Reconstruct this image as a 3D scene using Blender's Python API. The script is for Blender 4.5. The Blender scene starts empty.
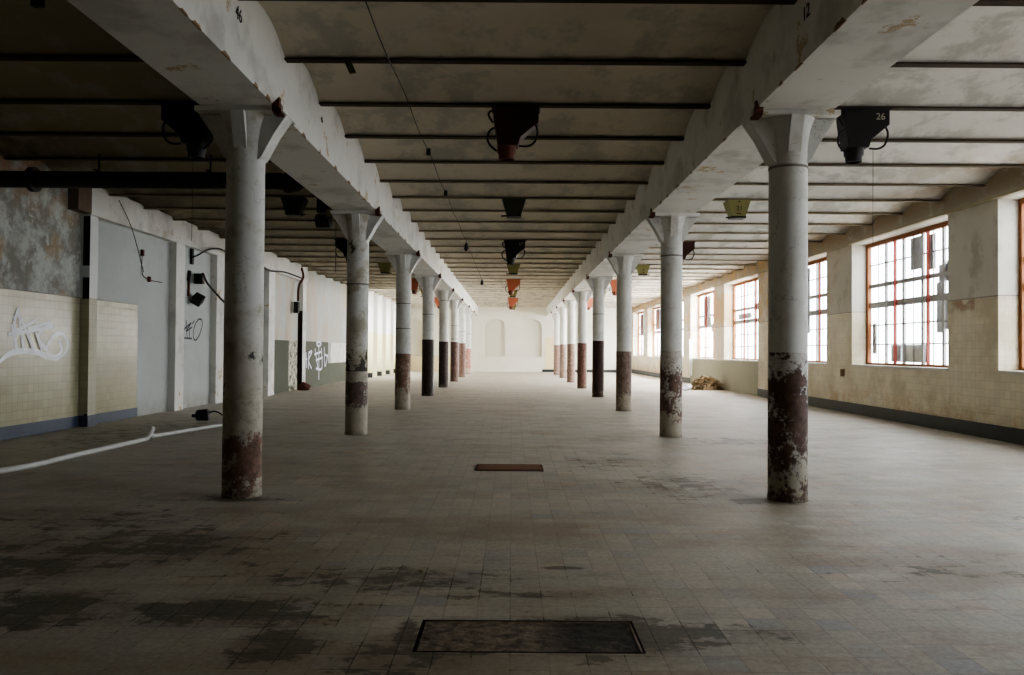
import bpy, bmesh, math, random
from mathutils import Vector, Matrix
SC = bpy.context.scene
COL = SC.collection
R = random.Random(7)
PI = math.pi

# ------------------------------------------------------------------ node helper
class Mat:
    def __init__(s, name):
        s.m = bpy.data.materials.new(name); s.m.use_nodes = True
        s.t = s.m.node_tree; s.t.nodes.clear()
        s.o = s.t.nodes.new('ShaderNodeOutputMaterial')
        s._pos = None; s._xyz = None
    def n(s, kind, **kw):
        nd = s.t.nodes.new(kind)
        for k, v in kw.items(): setattr(nd, k, v)
        return nd
    def put(s, sock, v):
        if v is None: return
        if isinstance(v, bpy.types.NodeSocket): s.t.links.new(v, sock)
        elif isinstance(v, (tuple, list)) and sock.type == 'RGBA': sock.default_value = (*v[:3], 1)
        else: sock.default_value = v
    def pos(s):
        if s._pos is None: s._pos = s.n('ShaderNodeNewGeometry').outputs['Position']
        return s._pos
    def xyz(s):
        if s._xyz is None:
            q = s.n('ShaderNodeSeparateXYZ'); s.put(q.inputs[0], s.pos()); s._xyz = q.outputs
        return s._xyz
    def comb(s, x, y, z):
        c = s.n('ShaderNodeCombineXYZ')
        for i, v in enumerate((x, y, z)): s.put(c.inputs[i], v)
        return c.outputs[0]
    def math(s, op, a, b=None, c=None, clamp=False):
        q = s.n('ShaderNodeMath', operation=op, use_clamp=clamp)
        s.put(q.inputs[0], a); s.put(q.inputs[1], b); s.put(q.inputs[2], c)
        return q.outputs[0]
    def vscale(s, v, sc):
        q = s.n('ShaderNodeMapping'); s.put(q.inputs['Vector'], v); q.inputs['Scale'].default_value = sc
        return q.outputs[0]
    def noise(s, scale, detail=4, rough=.6, vec=None, stretch=None, w=0):
        q = s.n('ShaderNodeTexNoise', noise_dimensions='4D')
        v = vec if vec is not None else s.pos()
        if stretch: v = s.vscale(v, stretch)
        s.put(q.inputs['Vector'], v); q.inputs['W'].default_value = w
        q.inputs['Scale'].default_value = scale; q.inputs['Detail'].default_value = detail
        q.inputs['Roughness'].default_value = rough
        return q.outputs[0]
    def step(s, v, a, b):          # smooth 0..1 between a and b
        q = s.n('ShaderNodeMapRange', interpolation_type='SMOOTHSTEP')
        s.put(q.inputs[0], v); q.inputs[1].default_value = a; q.inputs[2].default_value = b
        return q.outputs[0]
    def mix(s, f, a, b, mode='MIX'):
        q = s.n('ShaderNodeMix', data_type='RGBA', blend_type=mode)
        s.put(q.inputs[0], f); s.put(q.inputs[6], a); s.put(q.inputs[7], b)
        return q.outputs[2]
    def brick(s, vec, w, h, c1, c2, mortar, size=.006, off=0.0):
        q = s.n('ShaderNodeTexBrick', offset=off, squash=1.0)
        s.put(q.inputs['Vector'], vec); s.put(q.inputs['Color1'], c1); s.put(q.inputs['Color2'], c2); s.put(q.inputs['Mortar'], mortar)
        q.inputs['Scale'].default_value = 1; q.inputs['Mortar Size'].default_value = size
        q.inputs['Mortar Smooth'].default_value = .3
        q.inputs['Brick Width'].default_value = w; q.inputs['Row Height'].default_value = h
        return q.outputs
    def bump(s, h, st=.3, d=.02):
        q = s.n('ShaderNodeBump'); q.inputs['Strength'].default_value = st; q.inputs['Distance'].default_value = d
        s.put(q.inputs['Height'], h); return q.outputs[0]
    def out(s, col, rough=.8, nrm=None, metal=0, spec=None):
        b = s.n('ShaderNodeBsdfPrincipled')
        s.put(b.inputs['Base Color'], col); s.put(b.inputs['Roughness'], rough); s.put(b.inputs['Metallic'], metal)
        if spec is not None: b.inputs['Specular IOR Level'].default_value = spec
        if nrm is not None: s.put(b.inputs['Normal'], nrm)
        s.t.links.new(b.outputs[0], s.o.inputs[0]); return s.m

# ------------------------------------------------------------------ mesh helper
class MB:
    def __init__(s): s.v = []; s.f = []
    def add(s, vs, fs):
        k = len(s.v); s.v += [tuple(p) for p in vs]; s.f += [tuple(i + k for i in q) for q in fs]; return s
    def box(s, x0, x1, y0, y1, z0, z1):
        return s.add([(x0,y0,z0),(x1,y0,z0),(x1,y1,z0),(x0,y1,z0),(x0,y0,z1),(x1,y0,z1),(x1,y1,z1),(x0,y1,z1)],
                     [(0,3,2,1),(4,5,6,7),(0,1,5,4),(1,2,6,5),(2,3,7,6),(3,0,4,7)])
    def prism(s, poly, ax, a, b):
        n = len(poly)
        def P(p, t):
            return {'x': (t, p[0], p[1]), 'y': (p[0], t, p[1]), 'z': (p[0], p[1], t)}[ax]
        return s.add([P(p, a) for p in poly] + [P(p, b) for p in poly],
                     [tuple(range(n)), tuple(range(2*n-1, n-1, -1))] + [(i, i+n, (i+1) % n + n, (i+1) % n) for i in range(n)])
    def loft(s, rings, caps=True):
        n = len(rings[0]); vs = [p for r in rings for p in r]; fs = []
        for j in range(len(rings)-1):
            for i in range(n):
                a = j*n+i; b = j*n+(i+1) % n
                fs.append((a, b, b+n, a+n))
        if caps: fs += [tuple(range(n-1, -1, -1)), tuple(range((len(rings)-1)*n, len(rings)*n))]
        return s.add(vs, fs)
    def lathe(s, prof, seg=28, c=(0,0), caps=True):
        return s.loft([[(c[0]+r*math.cos(2*PI*i/seg), c[1]+r*math.sin(2*PI*i/seg), z) for i in range(seg)] for r, z in prof], caps)
    def tube(s, pts, r, seg=8):
        pts = [Vector(p) for p in pts]; rings = []; up = None
        for i, p in enumerate(pts):
            d = (pts[min(i+1, len(pts)-1)] - pts[max(i-1, 0)])
            if d.length < 1e-9: d = Vector((0,0,1))
            d.normalize()
            if up is None: up = Vector((0,0,1)) if abs(d.z) < .9 else Vector((1,0,0))
            a = d.cross(up)
            if a.length < 1e-4: a = d.cross(Vector((1,0,0)) if abs(d.x) < .9 else Vector((0,1,0)))
            a.normalize(); b = a.cross(d); up = b
            rr = r[i] if isinstance(r, list) else r
            rings.append([p + rr*(math.cos(2*PI*k/seg)*a + math.sin(2*PI*k/seg)*b) for k in range(seg)])
        return s.loft(rings)
    def build(s, name, mat, parent=None, smooth=False, bevel=0, loc=None):
        me = bpy.data.meshes.new(name); me.from_pydata(s.v, [], s.f); me.update()
        bm = bmesh.new(); bm.from_mesh(me); bmesh.ops.recalc_face_normals(bm, faces=bm.faces)
        if bevel: bmesh.ops.bevel(bm, geom=[e for e in bm.edges if e.is_manifold and e.calc_face_angle(0) > .5], offset=bevel, segments=2, affect='EDGES', profile=.6)
        bm.to_mesh(me); bm.free()
        if smooth:
            for p in me.polygons: p.use_smooth = True
            try: me.set_sharp_from_angle(angle=math.radians(40))
            except Exception: pass
        me.materials.append(mat)
        o = bpy.data.objects.new(name, me); COL.objects.link(o)
        if parent: o.parent = parent
        if loc: o.location = loc
        return o

def smooth_path(pts, n=6):
    pts = [Vector(p) for p in pts]; out = []
    for i in range(len(pts)-1):
        p0 = pts[max(i-1,0)]; p1 = pts[i]; p2 = pts[i+1]; p3 = pts[min(i+2, len(pts)-1)]
        for k in range(n):
            t = k/n
            out.append(.5*((2*p1) + (p2-p0)*t + (2*p0-5*p1+4*p2-p3)*t*t + (3*p1-p0-3*p2+p3)*t**3))
    return out + [pts[-1]]

def tag(o, label, cat=None, group=None, kind=None):
    o['label'] = label
    if cat: o['category'] = cat
    if group: o['group'] = group
    if kind: o['kind'] = kind
    return o
def thing(name, loc, label, cat, group=None, rz=0):
    o = bpy.data.objects.new(name, None); o.empty_display_size = .2; COL.objects.link(o)
    o.location = loc; o.rotation_euler.z = rz
    return tag(o, label, cat, group)
def copy_tree(o, parent=None):
    c = o.copy(); COL.objects.link(c)
    if parent: c.parent = parent
    for ch in list(o.children): copy_tree(ch, c)
    return c
def text_obj(s, size, mat, parent, loc, rot, name='painted_number'):
    cu = bpy.data.curves.new(name, 'FONT'); cu.body = s; cu.size = size; cu.align_x = 'CENTER'; cu.align_y = 'CENTER'
    cu.extrude = .002
    t = bpy.data.objects.new(name + '_tmp', cu); COL.objects.link(t)
    bpy.context.view_layer.update()
    dg = bpy.context.evaluated_depsgraph_get()
    me = bpy.data.meshes.new_from_object(t.evaluated_get(dg))
    bpy.data.objects.remove(t); bpy.data.curves.remove(cu)
    me.name = name; me.materials.clear(); me.materials.append(mat)
    o = bpy.data.objects.new(name, me); COL.objects.link(o); o.parent = parent; o.location = loc; o.rotation_euler = rot
    return o

# ------------------------------------------------------------------ materials
XL, XL2, XR, YB, Y0, ZC = -8.45, -8.17, 8.75, 58.2, -9.5, 4.66

def plain(name, col, rough=.7, var=.25, sc=6, metal=0, spec=.3):
    m = Mat(name); n = m.noise(sc, 5)
    c2 = tuple(c*(1-var) for c in col)
    return m.out(m.mix(n, col, c2), rough, None, metal, spec)

def floor_material():
    m = Mat('worn_floor_tiles'); X, Y, Z = m.xyz()
    v = m.comb(X, Y, 0.0)
    b = m.brick(v, .195, .195, (.44,.40,.335), (.30,.275,.235), (.15,.13,.105), .004)
    fl_ = m.n('ShaderNodeVectorMath', operation='FLOOR'); m.put(fl_.inputs[0], m.vscale(v, (1/.195, 1/.195, 1)))
    wn = m.n('ShaderNodeTexWhiteNoise', noise_dimensions='3D'); m.put(wn.inputs[0], fl_.outputs[0]); h1 = wn.outputs[0]
    h2 = m.math('FRACT', m.math('MULTIPLY', h1, 17.31)); h3 = m.math('FRACT', m.math('MULTIPLY', h1, 53.77))
    b2 = m.brick(m.comb(m.math('ADD', X, .0), m.math('ADD', Y, .0), 0.0), .585, .39, (.62,.58,.56), (.42,.42,.44), (.5,.5,.5), .0)
    tilec = m.mix(h1, (.50,.45,.37), (.34,.305,.25))
    tilec = m.mix(m.math('MULTIPLY', m.step(h2, .55, .95), .7), tilec, (.32,.33,.345))
    tilec = m.mix(m.math('MULTIPLY', m.step(h3, .62, .95), .6), tilec, (.47,.35,.26))
    col = m.mix(m.math('MULTIPLY', b[1], .6), tilec, (.20,.17,.13))
    # dust film smeared across the room
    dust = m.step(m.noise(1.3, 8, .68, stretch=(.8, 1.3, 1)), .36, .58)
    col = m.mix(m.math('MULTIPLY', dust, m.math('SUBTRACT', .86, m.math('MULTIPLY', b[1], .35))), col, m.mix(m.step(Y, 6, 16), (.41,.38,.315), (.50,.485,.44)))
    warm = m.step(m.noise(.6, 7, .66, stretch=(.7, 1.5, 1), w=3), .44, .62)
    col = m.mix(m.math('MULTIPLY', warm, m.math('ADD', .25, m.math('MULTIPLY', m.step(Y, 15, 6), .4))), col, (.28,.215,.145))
    streak = m.step(m.noise(2.4, 8, .7, stretch=(.6, 1.6, 1), w=13), .54, .68)
    col = m.mix(m.math('MULTIPLY', streak, .45), col, (.22,.19,.145))
    # damp dark dirt in the places where it lies
    spots = [(-1.7,4.75,.95,.32,1.35),(-2.8,4.75,.6,.42,1.25),(-2.9,6.3,1.5,.75,1.0),(-.9,5.45,1.1,.36,1.1),(-3.6,5.6,.9,.5,1.15),(-1.2,4.2,.36,.3,1.2),(-.5,4.05,.55,.35,1.0),(.5,4.4,.6,.36,1.6),(1.05,4.42,.7,.17,1.15),(-.56,4.38,.09,.3,1.4),
             (.0,5.1,.8,.13,.8),(.37,5.74,.16,.045,1.7),(2.1,9.3,1.0,1.2,.85),(2.6,8.35,.6,.25,1.1),(3.7,13.9,1.4,.9,.8),(-2.8,8.25,.5,.2,1.1),(-3.6,7.2,1.5,.8,.75),(3.3,5.8,1.6,.6,.6),(1.3,11.2,1.0,1.6,.6),(-7,14.5,1.6,3.2,.75),(5.5,7.5,1.5,.8,.6)]
    tot = None
    for cx, cy, rx, ry, st in spots:
        a = m.math('MULTIPLY', m.math('SUBTRACT', X, cx), 1/rx); c = m.math('MULTIPLY', m.math('SUBTRACT', Y, cy), 1/ry)
        d = m.math('ADD', m.math('MULTIPLY', a, a), m.math('MULTIPLY', c, c))
        e = m.math('MULTIPLY', m.math('EXPONENT', m.math('MULTIPLY', d, -1.0)), st)
        tot = e if tot is None else m.math('MAXIMUM', tot, e)
    nn = m.step(m.noise(4.6, 10, .74, stretch=(.75, 1.25, 1), w=1.7), .30, .70)
    dirt = m.step(m.math('ADD', m.math('MULTIPLY', tot, .52), m.math('ADD', m.math('MULTIPLY', nn, .62), m.math('MULTIPLY', m.math('ADD', h3, m.math('MULTIPLY', b[1], .8)), .20))), .80, .92)
    fine = m.noise(30, 4, .7)
    dc = m.mix(m.step(fine, .35, .65), (.020,.018,.008), (.085,.068,.036))
    # joints soak up the dirt first
    col = m.mix(m.math('MULTIPLY', dirt, m.math('ADD', .75, m.math('MULTIPLY', b[1], .25))), col, dc)
    halo = m.math('MULTIPLY', m.step(tot, .25, 1.0), m.step(m.noise(3.1, 7, .7, w=6), .35, .6))
    col = m.mix(m.math('MULTIPLY', m.math('MULTIPLY', halo, m.math('SUBTRACT', 1.0, dirt)), .62), col, (.145,.115,.07))
    grit = m.noise(26, 8, .8, w=18)
    col = m.mix(.5, col, m.mix(m.step(grit, .32, .68), m.mix(1., col, (.55,.53,.47), 'MULTIPLY'), m.mix(1., col, (1.25,1.25,1.25), 'MULTIPLY')))
    speck = m.step(m.noise(11, 7, .78, w=8), .64, .70)
    col = m.mix(m.math('MULTIPLY', speck, .55), col, (.075,.06,.04))
    hgt = m.math('SUBTRACT', m.math('MULTIPLY', fine, .25), b[1])
    rough = m.math('ADD', .42, m.math('MULTIPLY', m.noise(2.2, 5, .6, w=5), .28))
    return m.out(col, rough, m.bump(hgt, .25, .006), 0, .35)

def stains(m, col, amount=.5, tint=(.45,.32,.16), sc=1.2, w=0., lo=.54, hi=.72):
    s_ = m.step(m.noise(sc, 7, .68, w=w), lo, hi)
    return m.mix(m.math('MULTIPLY', s_, amount), col, tint)

def ceiling_material():
    m = Mat('limewashed_ceiling'); X, Y, Z = m.xyz()
    c = m.mix(m.noise(2.0, 6, .65, stretch=(1, 2, 1)), (.66,.60,.49), (.54,.49,.39))
    rb = m.step(X, 2.5, 3.3)  # right bay paler, its window light put into the colour
    c = m.mix(rb, c, m.mix(m.noise(2.0, 6, .65, stretch=(1, 2, 1)), (.72,.70,.65), (.58,.565,.52)))
    left_shade = m.math('MULTIPLY', m.step(X, -2.5, -3.2), m.step(Y, 34, 14))  # dimness of the left bay painted in as a darker tone
    c = m.mix(m.math('MULTIPLY', left_shade, .72), c, (.21,.17,.10))
    far_lift = m.step(Y, 24, 50)  # ceiling colour lifted with distance to paint in the brighter far end
    c = m.mix(m.math('MULTIPLY', far_lift, .85), c, (.80,.76,.67))
    c = stains(m, c, .6, (.36,.35,.31), 1.7, 2, .48, .60)
    c = stains(m, c, .45, (.40,.29,.17), .7, 5, .60, .74)
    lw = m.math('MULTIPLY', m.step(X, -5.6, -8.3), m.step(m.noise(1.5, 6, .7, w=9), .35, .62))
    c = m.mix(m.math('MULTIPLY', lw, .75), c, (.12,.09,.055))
    rw = m.math('MULTIPLY', m.step(X, 6.2, 8.7), m.step(m.noise(1.3, 6, .7, w=4), .38, .62))
    c = m.mix(m.math('MULTIPLY', rw, .6), c, (.42,.29,.15))
    return m.out(c, .9, m.bump(m.noise(14, 5), .15, .01), 0, .1)

def beam_material():
    m = Mat('whitewashed_plaster')
    c = m.mix(m.noise(1.8, 6, .6), (.76,.75,.71), (.62,.61,.57))
    c = stains(m, c, .8, (.46,.33,.17), 2.6, 3, .60, .64)
    c = stains(m, c, .6, (.42,.41,.38), 1.3, 7, .48, .64)
    c = stains(m, c, .7, (.12,.10,.08), 6, 11, .70, .74)
    return m.out(c, .85, m.bump(m.noise(9, 6), .2, .012), 0, .15)

def left_wall_material():
    m = Mat('peeling_left_wall'); X, Y, Z = m.xyz()
    v = m.comb(m.math('ADD', X, Y), Z, 0.0)
    near = m.step(Y, 15.62, 15.6)
    white = m.mix(m.noise(1.5, 6, .6), (.50,.52,.505), (.40,.42,.405))
    white = stains(m, white, .55, (.40,.40,.37), 1.4, 3, .5, .66)
    white = stains(m, white, .8, (.16,.13,.10), 5, 19, .685, .72)
    white = m.mix(m.math('MULTIPLY', m.step(Z, .5, .0), m.step(m.noise(3, 6, .7, w=23), .3, .6)), white, (.33,.32,.28))
    ochre = m.math('MULTIPLY', m.step(Y, 25, 27), m.math('MULTIPLY', m.step(Y, 43, 38), m.step(m.noise(1.3, 7, .7, stretch=(1,1,.35), w=12), .42, .64)))
    white = m.mix(m.math('MULTIPLY', ochre, .65), white, (.46,.36,.22))
    peel = m.mix(m.step(m.noise(2.2, 8, .72, w=6), .42, .60), (.22,.215,.185), (.42,.43,.40))
    peel = m.mix(m.math('MULTIPLY', m.step(m.noise(1.1, 8, .7, w=21), .52, .60), .55), peel, (.33,.23,.12))
    peel = m.mix(m.math('MULTIPLY', m.step(m.noise(4.5, 8, .75, w=27), .55, .62), .7), peel, (.50,.50,.46))
    up = m.math('MULTIPLY', m.step(Z, 3.6, 4.6), m.step(m.noise(2.4, 7, .7, w=31), .42, .6))
    peel = m.mix(m.math('MULTIPLY', up, .7), peel, (.30,.16,.07))
    col = m.mix(near, white, peel)
    tile = m.brick(v, .15, .15, (.42,.395,.265), (.37,.348,.235), (.25,.235,.165), .003)
    tc = m.mix(m.math('MULTIPLY', m.step(m.noise(.9, 6, .6, w=2), .45, .7), .5), tile[0], (.28,.245,.15))
    tmask = m.math('MULTIPLY', m.math('LESS_THAN', Z, 2.52), m.math('LESS_THAN', Y, 18.05))
    far = m.math('MULTIPLY', m.math('LESS_THAN', Z, 2.52), m.math('GREATER_THAN', Y, 40.5))
    col = m.mix(tmask, col, tc)
    col = m.mix(far, col, (.68,.64,.42))
    grey = m.math('MULTIPLY', m.math('MULTIPLY', m.math('GREATER_THAN', Y, 27.2), m.math('LESS_THAN', Y, 40.0)), m.math('LESS_THAN', Z, m.math('ADD', 1.86, m.math('MULTIPLY', m.math('GREATER_THAN', Y, 35.6), -.93))))
    gc = m.mix(m.noise(2.5, 6, .65), (.125,.13,.10), (.09,.095,.075))
    patch = m.math('MULTIPLY', m.math('MULTIPLY', m.math('GREATER_THAN', Y, 29.3), m.math('LESS_THAN', Y, 30.5)), m.step(m.noise(5, 6, .7, w=3), .4, .55))
    gc = m.mix(patch, gc, (.52,.49,.40))
    col = m.mix(grey, col, gc)
    line = m.math('MULTIPLY', m.math('LESS_THAN', m.math('ABSOLUTE', m.math('SUBTRACT', Z, 2.52)), .012), m.math('LESS_THAN', Y, 18.05))
    col = m.mix(m.math('MULTIPLY', line, .7), col, (.16,.14,.09))
    rough = m.math('SUBTRACT', .85, m.math('MULTIPLY', m.math('MAXIMUM', tmask, m.math('MULTIPLY', far, .5)), .60))
    hgt = m.math('SUBTRACT', m.math('MULTIPLY', m.noise(7, 7, .7), m.math('SUBTRACT', 1.1, tmask)), m.math('MULTIPLY', tile[1], tmask))
    return m.out(col, rough, m.bump(hgt, .35, .012), 0, .2)

def right_wall_material():
    m = Mat('tiled_right_wall'); X, Y, Z = m.xyz()
    v = m.comb(m.math('ADD', X, Y), Z, 0.0)
    pl = m.mix(m.noise(1.4, 7, .65), (.60,.58,.52), (.47,.45,.39))
    top = m.math('MULTIPLY', m.step(Z, 4.1, 4.7), m.step(m.noise(1.6, 8, .72, w=4), .26, .50))
    pl = m.mix(m.math('MULTIPLY', top, .85), pl, (.24,.175,.10))
    pl = stains(m, pl, .6, (.30,.27,.21), 1.8, 33, .50, .66)
    oc = m.math('MULTIPLY', m.step(Y, 18, 30), m.step(m.noise(.8, 6, .7, w=14), .44, .58))
    pl = m.mix(m.math('MULTIPLY', oc, .8), pl, (.50,.33,.15))
    tile = m.brick(v, .15, .15, (.62,.565,.42), (.55,.50,.375), (.36,.325,.24), .003)
    tc = m.mix(m.math('MULTIPLY', m.step(m.noise(1.0, 7, .66, w=7), .44, .62), .7), tile[0], (.38,.31,.19))
    tc = stains(m, tc, .8, (.16,.11,.06), 4.5, 51, .70, .74)
    rust = m.math('MULTIPLY', m.step(Z, .9, .3), m.step(m.noise(1.2, 6, .66, w=17), .46, .60))
    tc = m.mix(m.math('MULTIPLY', rust, .6), tc, (.38,.22,.08))
    t = m.math('LESS_THAN', Z, 2.605)
    col = m.mix(t, pl, tc)
    rd = m.math('SUBTRACT', m.math('MULTIPLY', m.math('SUBTRACT', Y, 15.6), m.math('SUBTRACT', Y, 15.6)), .12)
    brick = m.math('MULTIPLY', m.math('LESS_THAN', rd, .1), m.math('MULTIPLY', m.step(Z, 2.3, 2.45), m.step(Z, 2.62, 2.58)))
    brick = m.math('MULTIPLY', brick, m.step(m.noise(3, 6, .7, w=2), .42, .55))
    col = m.mix(m.math('MULTIPLY', brick, .85), col, (.24,.13,.06))
    # bare render under the far windows
    g = m.math('MULTIPLY', m.math('LESS_THAN', Z, 1.2), m.math('MULTIPLY', m.math('GREATER_THAN', Y, 28.4), m.math('LESS_THAN', Y, 39.3)))
    gcol = m.mix(m.noise(3, 6, .7, stretch=(1,1,.4)), (.36,.345,.26), (.26,.25,.19))
    col = m.mix(g, col, gcol)
    line = m.math('LESS_THAN', m.math('ABSOLUTE', m.math('SUBTRACT', Z, 2.605)), .012)
    col = m.mix(m.math('MULTIPLY', line, .7), col, (.14,.12,.09))
    hole = m.math('MULTIPLY', m.step(m.noise(5, 3, .5, stretch=(1,1,.7), w=40), .70, .74), m.math('LESS_THAN', m.math('ABSOLUTE', m.math('SUBTRACT', Z, 4.55)), .35))
    col = m.mix(m.math('MULTIPLY', hole, .8), col, (.07,.055,.04))
    rough = m.math('SUBTRACT', .85, m.math('MULTIPLY', m.math('MULTIPLY', t, m.math('SUBTRACT', 1.0, g)), .45))
    hgt = m.math('SUBTRACT', m.math('MULTIPLY', m.noise(7, 7, .7), .6), m.math('MULTIPLY', tile[1], t))
    return m.out(col, rough, m.bump(hgt, .3, .012), 0, .4)

def back_wall_material():
    m = Mat('cream_back_wall'); X, Y, Z = m.xyz()
    c = m.mix(m.noise(.8, 6, .6), (.74,.72,.64), (.66,.635,.55))
    c = stains(m, c, .3, (.6,.5,.33), .6, 3, .52, .7)
    yl = m.math('MULTIPLY', m.math('LESS_THAN', Z, 1.15), m.math('LESS_THAN', X, -3.2))
    c = m.mix(m.math('MULTIPLY', yl, .6), c, (.68,.55,.26))
    return m.out(c, .8, None, 0, .2)

def column_paint(name, base, peelc, peel=.5, w=0., low=(.55, .05, .18), soft=None, top=None):
    """flaking paint: low = (z from, z to, extra flaking) toward the floor, soft = feathered upper edge, top = extra flaking band"""
    m = Mat(name); X, Y, Z = m.xyz()
    c = m.mix(m.step(m.noise(10, 7, .75, w=w), .3, .7), tuple(q*1.3 for q in base), tuple(q*.45 for q in base))
    big = m.noise(5.0, 5, .62, stretch=(1,1,.75), w=w+3); fin = m.noise(19, 8, .78, w=w+5)
    v = m.math('ADD', m.math('MULTIPLY', big, .5), m.math('MULTIPLY', fin, .5))
    v = m.math('ADD', v, m.math('MULTIPLY', m.step(Z, low[0], low[1]), low[2]))
    if soft: v = m.math('ADD', v, m.math('MULTIPLY', m.step(Z, soft[0], soft[1]), .4))
    if top: v = m.math('ADD', v, m.math('MULTIPLY', m.step(Z, top[0], top[1]), top[2]))
    p = m.step(v, 1-peel, 1-peel+.05)
    pc = m.mix(m.step(Z, .9, .25), peelc, (.36,.315,.235))
    pc = m.mix(m.step(m.noise(13, 6, .7, w=w+7), .4, .7), pc, tuple(q*.62 for q in peelc))
    c = m.mix(p, c, pc)
    foot = m.math('MULTIPLY', m.step(Z, .14, .0), m.step(m.noise(14, 6, .7, w=w+9), .3, .6))
    c = m.mix(m.math('MULTIPLY', foot, .6), c, (.10,.07,.05))
    return m.out(c, .65, m.bump(p, .4, .006), 0, .3)

def shaft_material(name, w, stain=.4, dark=False):
    m = Mat(name); X, Y, Z = m.xyz()
    c = m.mix(m.noise(3, 6, .6, w=w), (.68,.68,.65), (.55,.55,.52))
    c = stains(m, c, stain, (.34,.30,.21), 2.4, w+1, .46, .62)
    c = stains(m, c, .35, (.22,.20,.16), 9, w+2, .60, .70)
    if dark:
        lz = m.step(Z, 2.3, .6)
        c = m.mix(m.math('MULTIPLY', lz, .7), c, (.34,.29,.19))
        bl = m.step(m.math('ADD', m.noise(4.5, 7, .7, w=w+5), m.math('MULTIPLY', m.math('MULTIPLY', m.step(Z, 1.9, 1.3), m.step(Z, .7, 1.0)), .13)), .605 if dark == 2 else .68, .655 if dark == 2 else .73)
        c = m.mix(m.math('MULTIPLY', bl, .9), c, (.035,.03,.025))
    cr = m.step(m.math('ABSOLUTE', m.math('SUBTRACT', m.noise(1.6, 5, .6, w=w+8), .5)), .006, .0)
    c = m.mix(m.math('MULTIPLY', cr, .4), c, (.15,.13,.1))
    return m.out(c, .75, m.bump(m.noise(10, 5), .15, .008), 0, .25)

M_floor = floor_material(); M_ceil = ceiling_material(); M_beam = beam_material()
M_lw = left_wall_material(); M_rw = right_wall_material(); M_bw = back_wall_material()
def joist_material():
    m = Mat('rusted_steel_joist'); X, Y, Z = m.xyz()
    c = m.mix(m.noise(4, 5), (.075,.052,.033), (.035,.025,.016))
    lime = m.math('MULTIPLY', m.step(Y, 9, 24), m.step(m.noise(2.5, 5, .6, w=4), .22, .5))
    c = m.mix(m.math('MULTIPLY', lime, .85), c, m.mix(m.step(Y, 24, 44), (.36,.30,.20), (.62,.56,.44)))  # whitewash paled further towards the far end, brightness put into the colour
    return m.out(c, .85, None, 0, .2)
M_joist = joist_material()
M_skirt_blue = plain('slate_blue_skirting', (.055,.075,.11), .4, .4, 3)
M_skirt_dark = plain('dark_skirting_tile', (.045,.05,.052), .45, .5, 8)
M_black = plain('soot_black_paint', (.014,.012,.011), .55, .4, 8)
M_maroon = plain('dark_maroon_paint', (.055,.014,.010), .6, .5, 6)
M_red = plain('faded_orange_red_paint', (.42,.13,.07), .6, .25, 5)
M_olive = plain('olive_yellow_paint', (.235,.22,.085), .6, .3, 8)
M_darkgreen = plain('dark_green_paint', (.045,.05,.025), .6, .4, 8)
M_rubber = plain('black_cable', (.012,.011,.011), .6, .2)
M_pipe = plain('dark_iron_pipe', (.022,.016,.013), .6, .5, 5)
M_white = plain('painted_white_plastic', (.68,.68,.64), .45, .35, 5)
M_wood = plain('orange_brown_window_frame', (.33,.13,.05), .65, .4, 7)
M_rustbar = plain('red_oxide_bar', (.34,.07,.05), .6, .4, 9)
M_greybar = plain('grey_glazing_bar', (.50,.50,.50), .6, .3, 7)
M_board = plain('grey_board', (.55,.55,.54), .7, .25, 4)
M_rust = plain('rust', (.13,.045,.028), .85, .55, 12)
M_sill = plain('pale_window_sill', (.66,.63,.55), .7, .3, 6)
M_chalk = plain('white_spray_paint', (.95,.96,.98), .5, .05)
M_greysprayM = plain('pale_lilac_spray_paint', (.66,.68,.80), .5, .05)
M_ink = plain('black_marker_ink', (.02,.018,.03), .6, .1)
M_redink = plain('red_marker_ink', (.55,.06,.05), .6, .1)
M_numw = plain('cream_stencil_paint', (.50,.47,.36), .7, .2)
M_numk = plain('black_stencil_paint', (.02,.02,.015), .7, .2)
M_wire = plain('thin_wire', (.06,.05,.035), .7, .3)
M_niche = plain('niche_plaster', (.72,.69,.60), .85, .1, 1.5)
M_leaf = plain('dry_brown_rubble', (.36,.25,.14), .95, .75, 11)
M_leaf2 = plain('dry_tan_scrap', (.52,.39,.24), .95, .8, 14)
M_bag = plain('white_plastic_bag', (.78,.82,.86), .4, .15, 6)
M_dirt = None
def dirt_material():
    m = Mat('oily_pit_dirt'); X, Y, Z = m.xyz()
    c = m.mix(m.step(m.noise(14, 7, .75), .38, .62), (.085,.062,.04), (.27,.215,.15))
    wet = m.math('MULTIPLY', m.step(X, .1, .35), m.step(m.noise(5, 6, .7, w=3), .30, .5))
    c = m.mix(m.math('MULTIPLY', wet, .85), c, (.012,.008,.006))
    c = m.mix(m.step(m.noise(22, 3, .6, w=5), .68, .72), c, (.30,.27,.22))
    return m.out(c, .7, m.bump(m.noise(16, 6), .6, .02), 0, .4)
M_dirt = dirt_material()
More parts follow.
